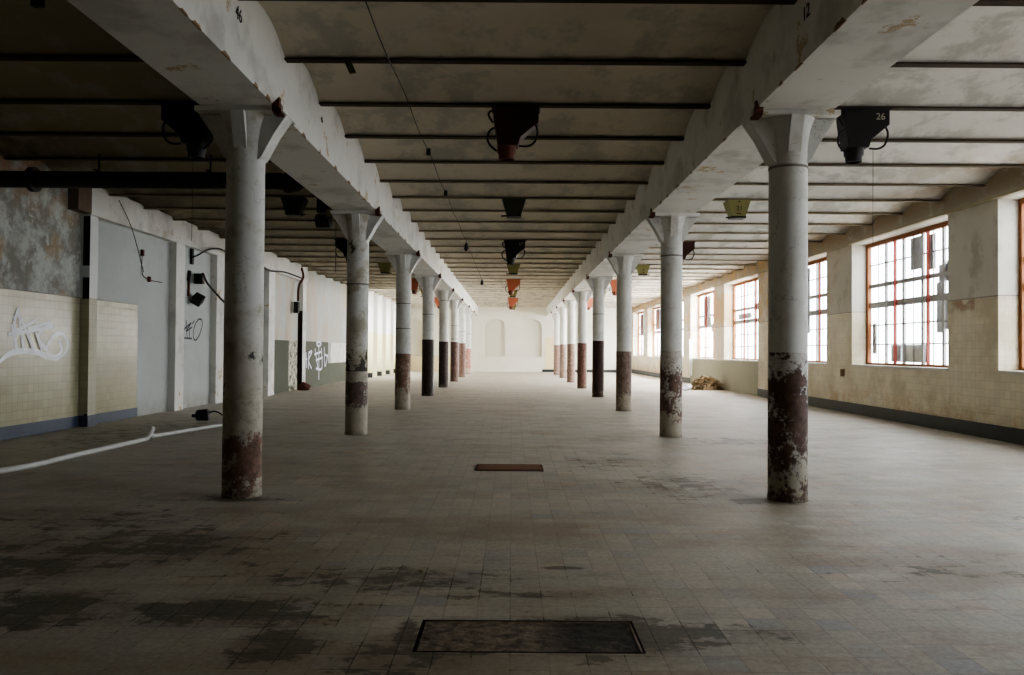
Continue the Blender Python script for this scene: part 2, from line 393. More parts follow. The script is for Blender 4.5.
def glass_material():
    m = Mat('dusty_window_glass')
    tr = m.n('ShaderNodeBsdfTransparent'); tr.inputs[0].default_value = (.97,.98,1,1)
    tl = m.n('ShaderNodeBsdfTranslucent'); tl.inputs[0].default_value = (.9,.92,.95,1)
    gl = m.n('ShaderNodeBsdfGlossy'); gl.inputs['Roughness'].default_value = .08
    a = m.n('ShaderNodeMixShader'); m.put(a.inputs[0], m.math('MULTIPLY', m.step(m.noise(1.6, 5, .6), .4, .75), .4))
    m.t.links.new(tr.outputs[0], a.inputs[1]); m.t.links.new(tl.outputs[0], a.inputs[2])
    b = m.n('ShaderNodeMixShader'); b.inputs[0].default_value = .05
    m.t.links.new(a.outputs[0], b.inputs[1]); m.t.links.new(gl.outputs[0], b.inputs[2])
    m.t.links.new(b.outputs[0], m.o.inputs[0]); return m.m
M_glass = glass_material()
def sheet_material():
    m = Mat('milky_plastic_sheet')
    tr = m.n('ShaderNodeBsdfTranslucent'); tr.inputs[0].default_value = (.75,.8,.8,1)
    df = m.n('ShaderNodeBsdfDiffuse'); df.inputs[0].default_value = (.7,.74,.74,1)
    a = m.n('ShaderNodeMixShader'); a.inputs[0].default_value = .5
    m.t.links.new(tr.outputs[0], a.inputs[1]); m.t.links.new(df.outputs[0], a.inputs[2]); m.t.links.new(a.outputs[0], m.o.inputs[0])
    return m.m
M_sheet = sheet_material()

# ------------------------------------------------------------------ floor, with the sunken pit left open
HX0, HX1, HY0, HY1 = -.50, .70, 4.13, 4.62
fl = MB()
xs = [-8.9, HX0, HX1, 9.3]; ys = [Y0-.3, HY0, HY1, YB+.6]
for i in range(3):
    for j in range(3):
        if i == 1 and j == 1: continue
        fl.add([(xs[i],ys[j],0),(xs[i+1],ys[j],0),(xs[i+1],ys[j+1],0),(xs[i],ys[j+1],0)], [(0,1,2,3)])
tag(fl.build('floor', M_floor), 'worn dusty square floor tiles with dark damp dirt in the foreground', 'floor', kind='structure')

# ------------------------------------------------------------------ ceiling: shallow brick arches between steel joists
cm = MB(); K0, K1 = -11, 33
RISE = .21; SP = 1.55; YJ = 8.6; seg = 8
prof = []
for k in range(K0-1, K1):
    y = YJ + SP*k
    for q in range(seg):
        t = q/seg
        prof.append((y + SP*t, ZC + .03 + RISE*(1-(2*t-1)**2)))
prof = [p for p in prof if Y0-.4 <= p[0] <= YB+.6]
vs = []; fs = []
for (y, z) in prof: vs += [(-8.9, y, z), (9.3, y, z)]
for i in range(len(prof)-1): fs.append((2*i, 2*i+1, 2*i+3, 2*i+2))
cm.add(vs, fs)
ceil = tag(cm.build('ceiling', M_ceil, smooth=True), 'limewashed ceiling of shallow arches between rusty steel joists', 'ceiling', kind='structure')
for k in range(K0, K1-1):
    y = YJ + SP*k
    if y < Y0+.2 or y > YB-.2: continue
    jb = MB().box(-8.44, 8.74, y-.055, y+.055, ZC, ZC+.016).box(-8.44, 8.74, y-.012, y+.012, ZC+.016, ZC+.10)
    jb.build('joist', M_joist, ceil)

# ------------------------------------------------------------------ left wall with pilasters
LWY_ADDED = [(42.2+3.1*k, 43.65+3.1*k) for k in range(5)]  # openings added for unseen windows that brighten the far end
lw = MB().box(XL-.4, XL, Y0-.3, 24.6, -.05, 5.1).box(XL-.4, XL2, 24.6, 40.7, -.05, 5.1)
y = 40.7
for (a, b_) in LWY_ADDED:
    lw.box(XL-.4, XL, y, a, -.05, 5.1).box(XL-.4, XL, a, b_, -.05, .9).box(XL-.4, XL, a, b_, 4.3, 5.1); y = b_
lw.box(XL-.4, XL, y, YB+.5, -.05, 5.1)
wall_left = tag(lw.build('wall_left', M_lw), 'left wall of peeling plaster over pale yellow tiles and white panels', 'wall', kind='structure')
M_pil = beam_material(); M_pil.name = 'whitewashed_pilaster'
def pil_mat_yellow():
    m = Mat('pilaster_tiled'); X, Y, Z = m.xyz()
    t = m.brick(m.comb(m.math('ADD', X, Y), Z, 0.), .15, .15, (.42,.395,.265), (.37,.348,.235), (.25,.235,.165), .003)
    c = m.mix(m.math('GREATER_THAN', Z, 2.52), t[0], m.mix(m.noise(3,6,.7), (.66,.68,.66), (.5,.5,.47)))
    return m.out(c, .5, None, 0, .4)
M_pily = pil_mat_yellow()
M_recess_shade = plain('dark_recess_shade', (.012,.010,.009), .9, .3)
# first pilaster
MB().box(XL-.02, -8.27, 15.63, 15.93, 0, 4.15).build('pilaster', M_pily, wall_left)
MB().box(-8.40, -8.272, 15.622, 15.632, 3.15, 4.12).box(-8.40, -8.272, 15.622, 15.632, 2.50, 2.92).box(-8.345, -8.272, 15.622, 15.632, .0, .25).build('recess_shade_strip', M_recess_shade, wall_left)  # flat dark strips on the pilaster face, shade put into the colour
MB().box(XL-.02, -8.25, 15.15, 15.63, 4.17, 4.9).build('beam_end', plain('rusty_plaster_block', (.22,.16,.11), .9, .6, 5), wall_left)
for (ya, yb) in ((19.68, 20.2), (22.4, 22.95)):
    MB().box(XL-.02, -8.28, ya, yb, 0, 4.18).build('pilaster', M_pil, wall_left)
MB().box(XL2-.02, -8.0, 26.3, 26.95, 0, 4.18).build('pilaster', M_pil, wall_left)
MB().box(XL2-.02, -7.99, 30.52, 31.0, 0, 4.18).build('pilaster', M_pil, wall_left)
MB().box(XL2, -7.995, 30.505, 30.525, .0, 3.0).build('rusted_channel', plain('blackened_rust', (.035,.02,.014), .9, .6, 9), wall_left)
MB().box(XL-.02, -8.27, 15.63, 24.6, 4.16, 4.75).box(XL-.02, -8.0, 24.6, 31.2, 4.16, 4.75).build('lintel_band', M_pil, wall_left)
# deep pilasters at the far end of the left aisle
M_far = Mat('far_pilaster_paint'); _z = M_far.xyz()[2]
M_far = M_far.out(M_far.mix(M_far.math('GREATER_THAN', _z, 2.5), (.72,.68,.44), (.74,.74,.70)), .6, None, 0, .3)
for k in range(6):
    y = 40.7 + 3.1*k
    p = MB().box(XL-.02, -7.6, y, y+1.35, 0, 4.9).build('deep_pilaster', M_far, wall_left)
    MB().box(XL+.01, -7.61, y-.012, y+.2, 0, .27).build('pilaster_base', M_skirt_dark, p)
MB().box(XL2, XL2+.03, 35.9, 39.6, .93, 1.84).build('white_panel', M_pil, wall_left)
# skirting
bl = MB().box(XL, XL+.02, Y0, 15.63, 0, .22).box(XL-.01, -8.255, 15.615, 15.94, 0, .22).box(XL, XL+.02, 15.93, 18.06, 0, .2)
tag(bl.build('baseboard_left', M_skirt_blue), 'slate blue skirting tiles along the foot of the left wall', 'skirting', kind='structure')

# graffiti lies on the wall surface
def strokes(name, pts_list, x, r, mat, parent, label=None):
    b = MB()
    for si, st in enumerate(pts_list):
        path = smooth_path([(x, y, z) for y, z in st], 5) if len(st) > 2 else [(x, *st[0]), (x, *st[1])]
        path = [Vector(p) for p in path]
        vs = []; fs = []; off = Vector((.002*si, 0, 0))
        for i, p in enumerate(path):
            d = path[min(i+1, len(path)-1)] - path[max(i-1, 0)]; d.normalize()
            nrm = Vector((0, -d.z, d.y)) * r
            vs += [p+nrm+off, p-nrm+off]
        for i in range(len(path)-1):
            a = 2*i; fs.append((a, a+1, a+3, a+2))
        b.add(vs, fs)
    o = b.build(name, mat, parent)
    if label: o['label'] = label
    return o
TAG_WHITE = [
  [ (13.259,1.332), (13.476,1.422), (13.834,1.461), (14.250,1.435), (14.543,1.360), (14.846,1.336), (15.119,1.431), (15.219,1.602), (15.109,1.758), (14.910,1.808), (14.720,1.729), (14.537,1.554), (14.578,1.416), (14.845,1.380), (15.014,1.490), (14.953,1.667) ],
  [ (13.2,1.30), (13.476,1.46), (13.834,1.50), (14.250,1.475), (14.5,1.41) ],
  [ (13.493,1.929), (13.668,1.477) ], [ (13.566,2.072), (13.622,1.489) ], [ (13.667,2.218), (13.834,1.448) ], [ (13.667,2.218), (13.526,1.910) ],
  [ (13.403,1.747), (14.024,1.967), (14.218,2.037) ], [ (13.738,2.039), (13.962,1.717), (14.150,1.448) ],
  [ (13.924,1.861), (14.636,1.997), (14.240,1.764), (14.465,1.511) ], [ (14.168,1.804), (14.364,1.477) ], [ (13.562,1.771), (14.714,1.925) ] ]
TAG_BLACK = [
  [ (20.437,2.248), (20.523,1.985), (20.702,2.097) ], [ (20.477,1.814), (21.116,1.802) ], [ (20.723,2.270), (20.791,1.830) ], [ (20.899,2.168), (20.952,1.822) ],
  [ (20.599,2.041), (21.047,2.217), (20.706,1.990), (21.105,2.109) ], [ (21.102,2.191), (21.237,2.278) ],
  [ (21.350,2.255), (21.178,2.001), (21.198,1.809), (21.366,1.773), (21.602,1.927), (21.781,2.185), (21.718,2.324), (21.517,2.328), (21.378,2.239) ] ]
TAG_RED = [ [ (23.209,2.279), (23.372,2.388) ], [ (23.159,1.839), (23.237,1.509), (23.374,1.418) ], [ (23.078,1.359), (23.244,1.328) ], [ (23.214,1.238), (23.350,1.146) ] ]
TAG_FAR = [
  [ (31.392,1.394), (31.461,0.869) ], [ (31.730,1.422), (31.873,0.802) ], [ (31.404,1.132), (31.903,1.156) ], [ (32.125,1.391), (32.107,0.738) ],
  [ (32.125,1.391), (32.670,1.450), (32.138,1.094), (32.629,0.756) ], [ (33.156,1.572), (33.701,0.732) ],
  [ (33.827,1.86), (33.397,1.789), (33.787,1.668), (34.201,1.778), (33.827,1.86) ], [ (33.787,1.668), (33.852,0.259) ],
  [ (33.043,1.327), (34.323,1.448) ], [ (33.303,1.079), (34.470,1.193) ], [ (34.183,1.606), (34.356,0.749), (33.319,0.740) ],
  [ (34.720,1.640), (34.897,0.802), (35.433,1.316) ], [ (34.873,1.318), (35.294,1.251) ] ]
strokes('graffiti_tag', TAG_WHITE, XL+.002, .032, M_chalk, wall_left, 'white spray paint tag scrawled on yellow tiles')
strokes('graffiti_tag', TAG_BLACK, XL+.002, .02, M_ink, wall_left, 'thin black marker tag on white panel')
strokes('graffiti_tag', TAG_RED, XL+.002, .022, M_redink, wall_left, 'red scribbled marks on white panel')
strokes('graffiti_tag', TAG_FAR, XL2+.002, .045, M_greysprayM, wall_left, 'pale lilac spray paint tag on dark grey dado')

# ------------------------------------------------------------------ right wall with windows
WZ0, WZ1, WT, WW = 1.22, 4.34, .5, 4.54
WY = [9.85 + 6.2*n for n in range(8)]
WYB = [9.85 - 6.2]     # beside and behind the viewpoint
rw = MB(); XO = XR + WT
y = Y0 - .3
for wy in WYB + WY:
    y1 = min(wy + WW, YB - .35)
    rw.box(XR, XO, y, wy, -.05, 5.1)
    rw.box(XR, XO, wy, y1, -.05, WZ0); rw.box(XR, XO, wy, y1, WZ1, 5.1)
    y = y1
rw.box(XR, XO, y, YB+.5, -.05, 5.1)
wall_right = tag(rw.build('wall_right', M_rw), 'right wall of cream tiles below stained plaster, pierced by tall windows', 'wall', kind='structure')
MB().box(XR-.06, XR+.02, Y0, YB, WZ1+.01, WZ1+.06).build('lintel_ledge', plain('dirty_ochre_ledge', (.52,.45,.32), .8, .5, 3), wall_right)
MB().box(XR-.03, XR+.02, 14.5, 15.95, .52, .545).build('conduit_line', M_rw, wall_right)
vg = MB()
vg.box(XR-.01, XR+.01, 21.05, 21.3, .93, 1.12)
vg.build('wall_vent', plain('rusty_vent', (.20,.11,.06), .8, .5, 20), wall_right)
sk = MB().box(XR-.02, XR, Y0, 28.45, 0, .27).box(XR-.02, XR, 39.3, YB, 0, .27)
tag(sk.build('baseboard_right', M_skirt_dark), 'dark tiled skirting along the foot of the right wall', 'skirting', kind='structure')

XF = 9.17
def make_window(n, wy, y1, boards, lab=None):
    w = bpy.data.objects.new('window_%d' % (n+1), None); COL.objects.link(w); w.location = (XF, wy, WZ0)
    h = WZ1 - WZ0; W = y1 - wy
    ordn = lab or ['nearest', 'second', 'third', 'fourth', 'fifth', 'sixth', 'seventh', 'farthest'][n]
    tag(w, '%s tall factory window in the right wall, rusty frame and many panes' % ordn, 'window', kind='structure')
    f = MB()
    f.box(-.05, .05, 0, W, 0, .09).box(-.05, .05, 0, W, h-.10, h).box(-.05, .05, 0, .09, .09, h-.1).box(-.05, .05, W-.09, W, .09, h-.1)
    f.build('window_frame', M_wood, w)
    for t in (1/3, 2/3):
        MB().box(-.065, .0, W*t-.022, W*t+.022, .06, h-.06).build('mullion_bar', M_rustbar, w)
    g = MB(); nx = 5
    for i in range(1, nx):
        yy = .09 + (W-.18)*i/nx
        g.box(.0, .05, yy-.045, yy+.045, .09, h-.1)
    for zz, hw in ((2.03, .05), (1.54, .075), (2.56, .014), (1.03, .014), (.55, .014)):
        g.box(.01, .045, .09, W-.09, zz-hw, zz+hw)
    for i in range(nx):
        yy = .09 + (W-.18)*(i+.5)/nx
        g.box(.015, .04, yy-.007, yy+.007, .09, h-.1)
    g.build('glazing_grid', M_greybar, w)
    MB().box(.026, .032, .09, W-.09, .09, h-.1).build('pane', M_glass, w)
    for (a, b, c, d) in boards:
        MB().box(.05, .065, W*a, W*b, h*c, h*d).build('boarded_pane', M_board, w)
    MB().box(-.44, -.05, .0, W, -.02, .035).build('sill', M_sill, w)
    return w
B = [[(.05,.35,.6,.95),(.5,.8,.05,.4)],
     [(.0,.20,.60,.74),(.14,.27,.60,.72),(.17,.225,.27,.52),(.43,.54,.72,.96),(.24,.29,.25,.6),(.38,.60,.04,.17),(.63,.75,.04,.17),(.92,.97,.1,.35),(.30,.37,.7,.95)],
     [(.55,.78,.3,.95),(.86,.97,.1,.4),(.8,.97,.55,.65)],
     [(.03,.3,.32,.96),(.3,.4,.62,.7),(.5,.9,.53,.60)],
     [(.55,.78,.62,.95),(.5,.78,.5,.62),(.35,.5,.40,.5)],
     [(.1,.4,.6,.95)], [(.55,.95,.55,.96),(.1,.45,.6,.95)], [(.5,.9,.5,.95)]]
for n, wy in enumerate(WY):
    make_window(n, wy, min(wy+WW, YB-.35), B[n])
for n, wy in enumerate(WYB):
    make_window(8+n, wy, wy+WW, [(.1,.3,.6,.9)], 'unseen nearer')

for n, (a, b_) in enumerate(LWY_ADDED):
    w = bpy.data.objects.new('window_%d' % (20+n), None); COL.objects.link(w); w.location = (XL-.25, a, .9)
    tag(w, 'added narrow window hidden between the deep far pilasters of the left wall, number %d from the front' % (n+1), 'window', kind='structure')
    W = b_-a
    MB().box(-.04,.04,0,W,0,.07).box(-.04,.04,0,W,3.33,3.4).box(-.04,.04,0,.07,.07,3.33).box(-.04,.04,W-.07,W,.07,3.33).build('window_frame', M_wood, w)
    g = MB().box(-.02,.02,W/2-.02,W/2+.02,.07,3.33)
    for zz in (.9, 1.7, 2.5): g.box(-.02,.02,.07,W-.07,zz-.02,zz+.02)
    g.build('glazing_grid', M_greybar, w)
    MB().box(-.003,.003,.07,W-.07,.07,3.33).build('pane', M_glass, w)

# ------------------------------------------------------------------ end walls
bw = MB()
NIC = [(-8.0,-6.46), (-5.0,-3.48), (-2.03,-.49), (.59,2.19), (3.94,5.47)]
NZ0, NZ1, NS = 1.07, 3.83, 3.33
def arch(x0, x1, t): # height of the niche head
    return NS + (NZ1-NS)*(1-(2*t-1)**2)**.5
x = -8.9
for (a, b) in NIC:
    bw.box(x, a, YB, YB+.5, -.05, 5.1)
    bw.box(a, b, YB, YB+.5, -.05, NZ0)
    pts = [(a + (b-a)*i/12, arch(a, b, i/12)) for i in range(13)]
    bw.prism(pts + [(b, 5.1), (a, 5.1)], 'y', YB, YB+.5)
    x = b
bw.box(x, 9.3, YB, YB+.5, -.05, 5.1)
wall_back = tag(bw.build('wall_back', M_bw), 'far cream end wall with blind arched niches', 'wall', kind='structure')
for (a, b) in NIC:
    pts = [(a + (b-a)*i/12, arch(a, b, i/12)) for i in range(13)]
    MB().prism([(a-.02, NZ0-.02)] + [(p[0], p[1]+.02) for p in pts] + [(b+.02, NZ0-.02)], 'y', YB+.34, YB+.38).build('niche_panel', M_niche, wall_back)
MB().box(2.40, 3.35, YB-.02, YB+.02, .1, 2.55).build('yellow_patch', plain('cream_yellow_patch', (.76,.66,.42), .7, .1), wall_back)
tag(MB().box(2.2, 8.7, YB-.03, YB, 0, .2).build('baseboard_back', M_skirt_dark), 'dark skirting at the right foot of the far end wall', 'skirting', kind='structure')
tag(MB().box(-8.9, 9.3, Y0-.5, Y0, -.05, 5.1).build('wall_front', M_bw), 'near end wall behind the viewer', 'wall', kind='structure')

# ------------------------------------------------------------------ two long ceiling beams
def make_beam(x0, x1, label, num, numx, rz, side):
    o = MB().box(x0, x1, Y0, YB, 4.06, 5.0).build('ceiling_beam', M_beam)
    tag(o, label, 'beam')
    sgn = 1 if side == 'L' else -1
    inner = x1 if side == 'L' else x0
    text_obj(num, .17, M_numk, o, (inner + sgn*.003, 7.12 if side == 'L' else 6.8, 4.54 if side == 'L' else 4.46), (PI/2, 0, rz))
    for yy in (9.55,):
        text_obj('46' if side == 'L' else '14', .1, M_numk, o, (inner + sgn*.003, yy+.7, 4.5), (PI/2, 0, rz)) if side == 'L' else None
    # edge of chipped plaster along the lower arris
    c = MB(); rr = random.Random(3 if side == 'L' else 5)
    for i in range(46):
        yy = 5.5 + 46*(i/46)**1.3 + rr.uniform(-.2, .2); L = rr.uniform(.05, .22); d = rr.uniform(.012, .035)
        c.prism([(yy, 4.058), (yy+L*.3, 4.058+d*1.5), (yy+L*.8, 4.058+d), (yy+L, 4.058)], 'x', inner-.01*sgn, inner+.003*sgn)
    c.build('chipped_edge', plain('chipped_brick_edge', (.33,.22,.12), .9, .5, 12), o)
    return o
make_beam(-3.24, -2.47, 'long white plastered ceiling beam over the left row of columns', '46', 0, PI/2, 'L')
make_beam(2.50, 3.30, 'long plastered ceiling beam over the right row of columns', '12', 0, -PI/2, 'R')

# ------------------------------------------------------------------ columns
CT = 4.06
capital_mesh = None
def make_column(x, y, zband, shaft_m, base_m, label, inner, rings, cap=True):
    t = thing('support_column', (x, y, 0), label, 'column', 'two rows of round columns')
    r = .2
    MB().lathe([(r, zband), (r, 1.9 if zband < 1.85 else zband+.2), (r*.985, 3.52)], 32).build('shaft', shaft_m, t, smooth=True)
    b = MB().lathe([(r*1.03, 0), (r*1.035, .02), (r*1.012, .06), (r*1.008, zband)], 32)
    b.build('painted_base', base_m, t, smooth=True)
    for z in rings:
        MB().lathe([(r*1.0, z-.014), (r*1.02, z-.008), (r*1.02, z+.008), (r*1.0, z+.014)], 28).build('joint_ring', M_ring, t, smooth=True)
    c = MB()
    flare = [(r*.985, 3.50), (r*1.0, 3.6), (r*1.03, 3.74), (r*1.1, 3.85), (r*1.2, 3.94), (r*1.34, 4.01)]
    c.lathe(flare, 32)
    c.build('capital', shaft_m, t, smooth=True)
    MB().box(-.46, .46, -.25, .25, 4.008, CT).build('abacus', M_beam, t)
    for s_ in (-1, 1):
        MB().prism([(s_*.12, 3.5), (s_*.197, 3.56), (s_*.33, 3.81), (s_*.46, 4.0), (s_*.12, 4.0)], 'y', -.12, .12).build('corbel', M_cap, t, bevel=.006)
    for s_ in (-1, 1):
        MB().prism([(s_*.1, 3.55), (s_*.197, 3.64), (s_*.25, 3.82), (s_*.31, 4.0), (s_*.1, 4.0)], 'x', -.07, .07).build('corbel', M_cap, t, bevel=.006)
    rb = MB().box(inner*.35, inner*.43, -.27, -.20, 4.0, 4.09).box(inner*.36, inner*.44, -.26, -.12, 3.98, 4.04)
    rb.prism([(inner*.36, 4.05), (inner*.44, 4.13), (inner*.44, 4.02)], 'y', -.33, -.26)
    rb.build('rusted_bracket', M_rust, t)
    return t
M_ring = plain('dirty_joint', (.27,.25,.21), .8, .4, 10)
M_cap = shaft_material('capital_plaster', 50, .3)
mar = (.105,.06,.044); brn = (.16,.085,.062); drk = (.030,.020,.015); pal = (.34,.19,.15)
wht = (.56,.54,.50); tan = (.40,.36,.28)
P_ = column_paint
left_specs = [
  (1.02, shaft_material('shaft_stained_a', 1, .7, True), P_('base_red_patch', (.165,.09,.062), (.45,.41,.33), .47, w=2, low=(.3,.05,.08), soft=(.5,1.0)), [], 'nearest column of the left row, grey stained shaft with red paint patch at foot'),
  (1.15, shaft_material('shaft_stained_b', 4, .8, 2), P_('base_blotched', (.15,.10,.085), (.45,.41,.33), .46, w=4, low=(.65,.35,.2), soft=(.9,1.14)), [2.74], 'second left row column, dingy grey shaft with black mould blotches and brown foot'),
  (1.45, shaft_material('shaft_c', 7, .4), P_('base_brown_c', (.20,.12,.085), tan, .46, w=6, low=(1.0,.1,.12)), [2.1, 2.75], 'third column of the left row, mid brown painted base below a grey shaft'),
  (1.9, shaft_material('shaft_d', 9, .3), P_('base_black_d', drk, brn, .25, w=8), [2.75], 'fourth column of the left row, almost black painted base below white shaft'),
  (1.9, shaft_material('shaft_e', 11, .3), P_('base_black_e', (.05,.032,.026), brn, .28, w=10), [3.6], 'fifth column of the left row, dark brown base with small red mark high up'),
  (1.95, shaft_material('shaft_f', 13, .3), P_('base_f', (.12,.07,.055), pal, .32, w=12), [2.1, 2.75], 'sixth column of the left row, brown base and dark ring above it'),
  (1.95, shaft_material('shaft_g', 15, .4), P_('base_g', (.17,.10,.08), pal, .3, w=14), [2.6], 'seventh column of the left row, paler brown painted base'),
  (1.65, shaft_material('shaft_h', 17, .2), P_('base_h', (.40,.20,.15), (.62,.48,.40), .5, w=16), [2.6], 'farthest column of the left row, flaking pale red brick coloured base'),
]
right_specs = [
  (1.55, shaft_material('shaft_r_a', 21, .2), P_('base_r_a', mar, wht, .475, w=22, low=(.7,.1,.07), top=(1.15,1.4,.09)), [3.5], 'nearest column of the right row, maroon base with large peeling white patches'),
  (1.57, shaft_material('shaft_r_b', 24, .25), P_('base_r_b', (.14,.085,.064), (.55,.51,.45), .48, w=24, low=(.55,.2,.13), top=(1.1,1.45,.12)), [3.3], 'second right row column, maroon base with white peeling near its top edge'),
  (1.55, shaft_material('shaft_r_c', 27, .2), P_('base_r_c', (.19,.135,.105), (.44,.37,.30), .44, w=26, low=(.7,.2,.12)), [], 'third column of the right row, reddish brown speckled base'),
  (1.9, shaft_material('shaft_r_d', 30, .2), P_('base_r_d', (.045,.022,.016), (.16,.06,.03), .34, w=28), [2.8], 'fourth column of the right row, almost black base and dark ring on shaft'),
  (1.88, shaft_material('shaft_r_e', 33, .15), P_('base_r_e', (.16,.082,.062), brn, .3, w=30), [], 'fifth column of the right row, plain dull brown base'),
  (1.9, shaft_material('shaft_r_f', 36, .15), P_('base_r_f', (.24,.165,.13), pal, .3, w=32), [], 'sixth column of the right row, soft pinkish brown base'),
  (1.92, shaft_material('shaft_r_g', 39, .15), P_('base_r_g', (.245,.17,.135), pal, .3, w=34), [], 'seventh column of the right row, pinkish brown base before the last column'),
  (1.92, shaft_material('shaft_r_h', 42, .15), P_('base_r_h', (.24,.155,.12), pal, .3, w=36), [], 'farthest column of the right row, close to the end wall'),
]
for i, (zb, sm, bm_, rings, lab) in enumerate(left_specs):
    make_column(-2.84, 8.47+6.2*i, zb, sm, bm_, lab, 1, rings)
for i, (zb, sm, bm_, rings, lab) in enumerate(right_specs):
    make_column(2.92, 8.47+6.2*i, zb, sm, bm_, lab, -1, rings)

# ------------------------------------------------------------------ funnel boxes hanging from the joists
M_noz = plain('scuffed_red_nozzle', (.16,.05,.03), .7, .5, 8)
def funnel_box(x, k, mirror, body_m, label, number=None, num_m=None, string=False, group='funnel boxes under the ceiling'):
    y = YJ + SP*k
    t = thing('ceiling_funnel', (x, y, ZC), label, 'hopper', group)
    s_ = -1 if mirror else 1
    D0, D1 = -.06, .20
    body = [(-.29,0), (.29,0), (.29,-.21), (.06,-.40), (.03,-.50), (-.235,-.50), (-.25,-.34), (-.27,-.27), (-.29,-.12)]
    MB().prism([(s_*a, b) for a, b in body], 'y', D0, D1).build('body', body_m, t, bevel=.012)
    MB().box(-.31, .31, D0-.02, D1+.02, -.025, 0).build('flange', body_m, t)
    nz = MB(); cx = s_*-.115; cy = .07
    nz.lathe([(.125, -.49), (.12, -.58), (.105, -.60), (.10, -.67), (.085, -.67), (.085, -.62)], 20, (cx, cy), caps=False)
    nz.build('nozzle', M_black if body_m is M_black else M_noz, t, smooth=True)
    def loop(pts): return smooth_path([(s_*a, -.03, b) for a, b in pts], 5)
    MB().tube(loop([(.25,-.24),(.275,-.31),(.265,-.40),(.22,-.48),(.14,-.515),(.04,-.51)]), .014, 8).build('hose', M_rubber, t, smooth=True)
    MB().tube(loop([(-.27,-.28),(-.33,-.32),(-.36,-.41),(-.33,-.50),(-.24,-.58)]), .014, 8).build('hose', M_rubber, t, smooth=True)
    MB().tube(loop([(-.28,-.06),(-.335,-.08),(-.345,-.13),(-.29,-.22)]), .014, 8).build('handle', body_m, t, smooth=True)
    if number:
        text_obj(number, .12, num_m, t, (s_*.17, D0-.004, -.115), (PI/2, 0, 0))
    if string:
        MB().tube([(.10, .0, -.5), (.10, .0, -1.75)], .003, 5).build('pull_string', M_wire, t)
    return t
def bucket_box(x, k, body_m, label, number=None, rod=-1, group='bucket boxes under the ceiling'):
    y = YJ + SP*k
    t = thing('ceiling_bucket', (x, y, ZC), label, 'hopper', group)
    bd = MB()
    bd.loft([[(-.245,-.06,0),(.245,-.06,0),(.245,.3,0),(-.245,.3,0)], [(-.145,-.03,-.33),(.145,-.03,-.33),(.145,.22,-.33),(-.145,.22,-.33)]])
    bd.build('body', body_m, t, bevel=.008)
    MB().box(-.15, .15, -.04, .23, -.365, -.325).build('bottom_plate', M_black, t)
    MB().tube([(0, .0, -.345), (rod*.26, -.02, -.36)], .018, 8).build('lever', M_black, t, smooth=True)
    if number:
        text_obj(number, .13, M_numk, t, (.01, -.053, -.175), (PI/2+.09, 0, 0))
        MB().box(-.05, .05, -.042, -.036, -.285, -.262).build('painted_line', M_rust, t)
        MB().box(-.012, .018, -.062, -.056, -.045, -.018).build('painted_mark', M_numk, t)
    return t
funnel_box(.03, 1, False, M_maroon, 'dark maroon funnel box nearest the viewer in the middle aisle')
bucket_box(.02, 5, M_darkgreen, 'dark green bucket box behind the maroon funnel in the middle aisle')
funnel_box(.06, 9, False, M_black, 'black funnel box numbered 17 in the middle aisle', '17', M_numw)
bucket_box(.03, 13, M_olive, 'olive bucket box half hidden behind the black middle aisle funnel')
funnel_box(.05, 17, False, M_red, 'larger orange red funnel box far along the middle aisle')
bucket_box(.03, 21, M_olive, 'olive bucket box between the two orange red funnels in the middle aisle')
funnel_box(.05, 25, False, M_red, 'farthest orange red funnel box of the middle aisle')
bucket_box(.05, 29, M_olive, 'olive bucket box farthest along the middle aisle')
funnel_box(4.48, 1, False, M_black, 'black funnel box with white number 26 in the right aisle', '26', M_numw, True)
bucket_box(4.62, 5, M_olive, 'olive bucket box with black number 21 in the right aisle', '21')
funnel_box(4.84, 9, False, M_maroon, 'dark funnel box partly behind the second right column')
bucket_box(4.70, 13, M_olive, 'olive bucket box with black number 6 in the right aisle', '6', 1)
funnel_box(4.6, 17, False, M_red, 'orange red funnel box beside the third right column')
bucket_box(4.6, 21, M_olive, 'olive bucket box beside the fourth right column')
funnel_box(4.66, 25, False, M_red, 'orange red funnel box beside the fifth right column')
funnel_box(-4.18, 1, True, M_black, 'black funnel box left of the nearest left column', None, None, True)
bucket_box(-4.51, 5, M_darkgreen, 'dark green bucket box under the left aisle ceiling beside a hanging motor', None, 1)
funnel_box(-4.72, 9, True, M_black, 'black funnel box partly behind the second left column')
bucket_box(-4.6, 13, M_olive, 'olive bucket box with black number 14 between second and third left columns', '14', 1)
funnel_box(-4.4, 17, True, M_red, 'red funnel box mostly hidden behind the third left column')
bucket_box(-4.5, 21, M_olive, 'olive bucket box between third and fourth left columns')
funnel_box(-4.45, 25, True, M_red, 'red funnel box right of the fourth left column')

# hanging motor with a string, left aisle
t = thing('hanging_motor', (-3.88, YJ+SP*5, ZC), 'dark hanging motor beside the beam in the left aisle with a long string', 'motor')
MB().box(-.12, .22, -.1, .2, -.32, 0).build('mount', M_black, t, bevel=.01)
mm = MB(); mm.loft([[(xx, .05+.15*math.cos(a), -.48+.14*math.sin(a)) for a in [2*PI*i/18 for i in range(18)]] for xx in (-.15, -.14, -.12, .11, .13)])
mm.build('motor_body', M_black, t, smooth=True)
MB().box(.08, .2, -.115, -.09, -.42, -.26).build('terminal_box', M_olive, t)
MB().tube(smooth_path([(.2,-.05,-.2),(.33,-.05,-.24),(.38,-.05,-.33)], 4), .03).build('bracket_arm', M_black, t, smooth=True)
MB().tube([(.27,-.05,-.25), (.27,-.05,-1.55)], .006, 5).build('pull_string', M_wire, t)

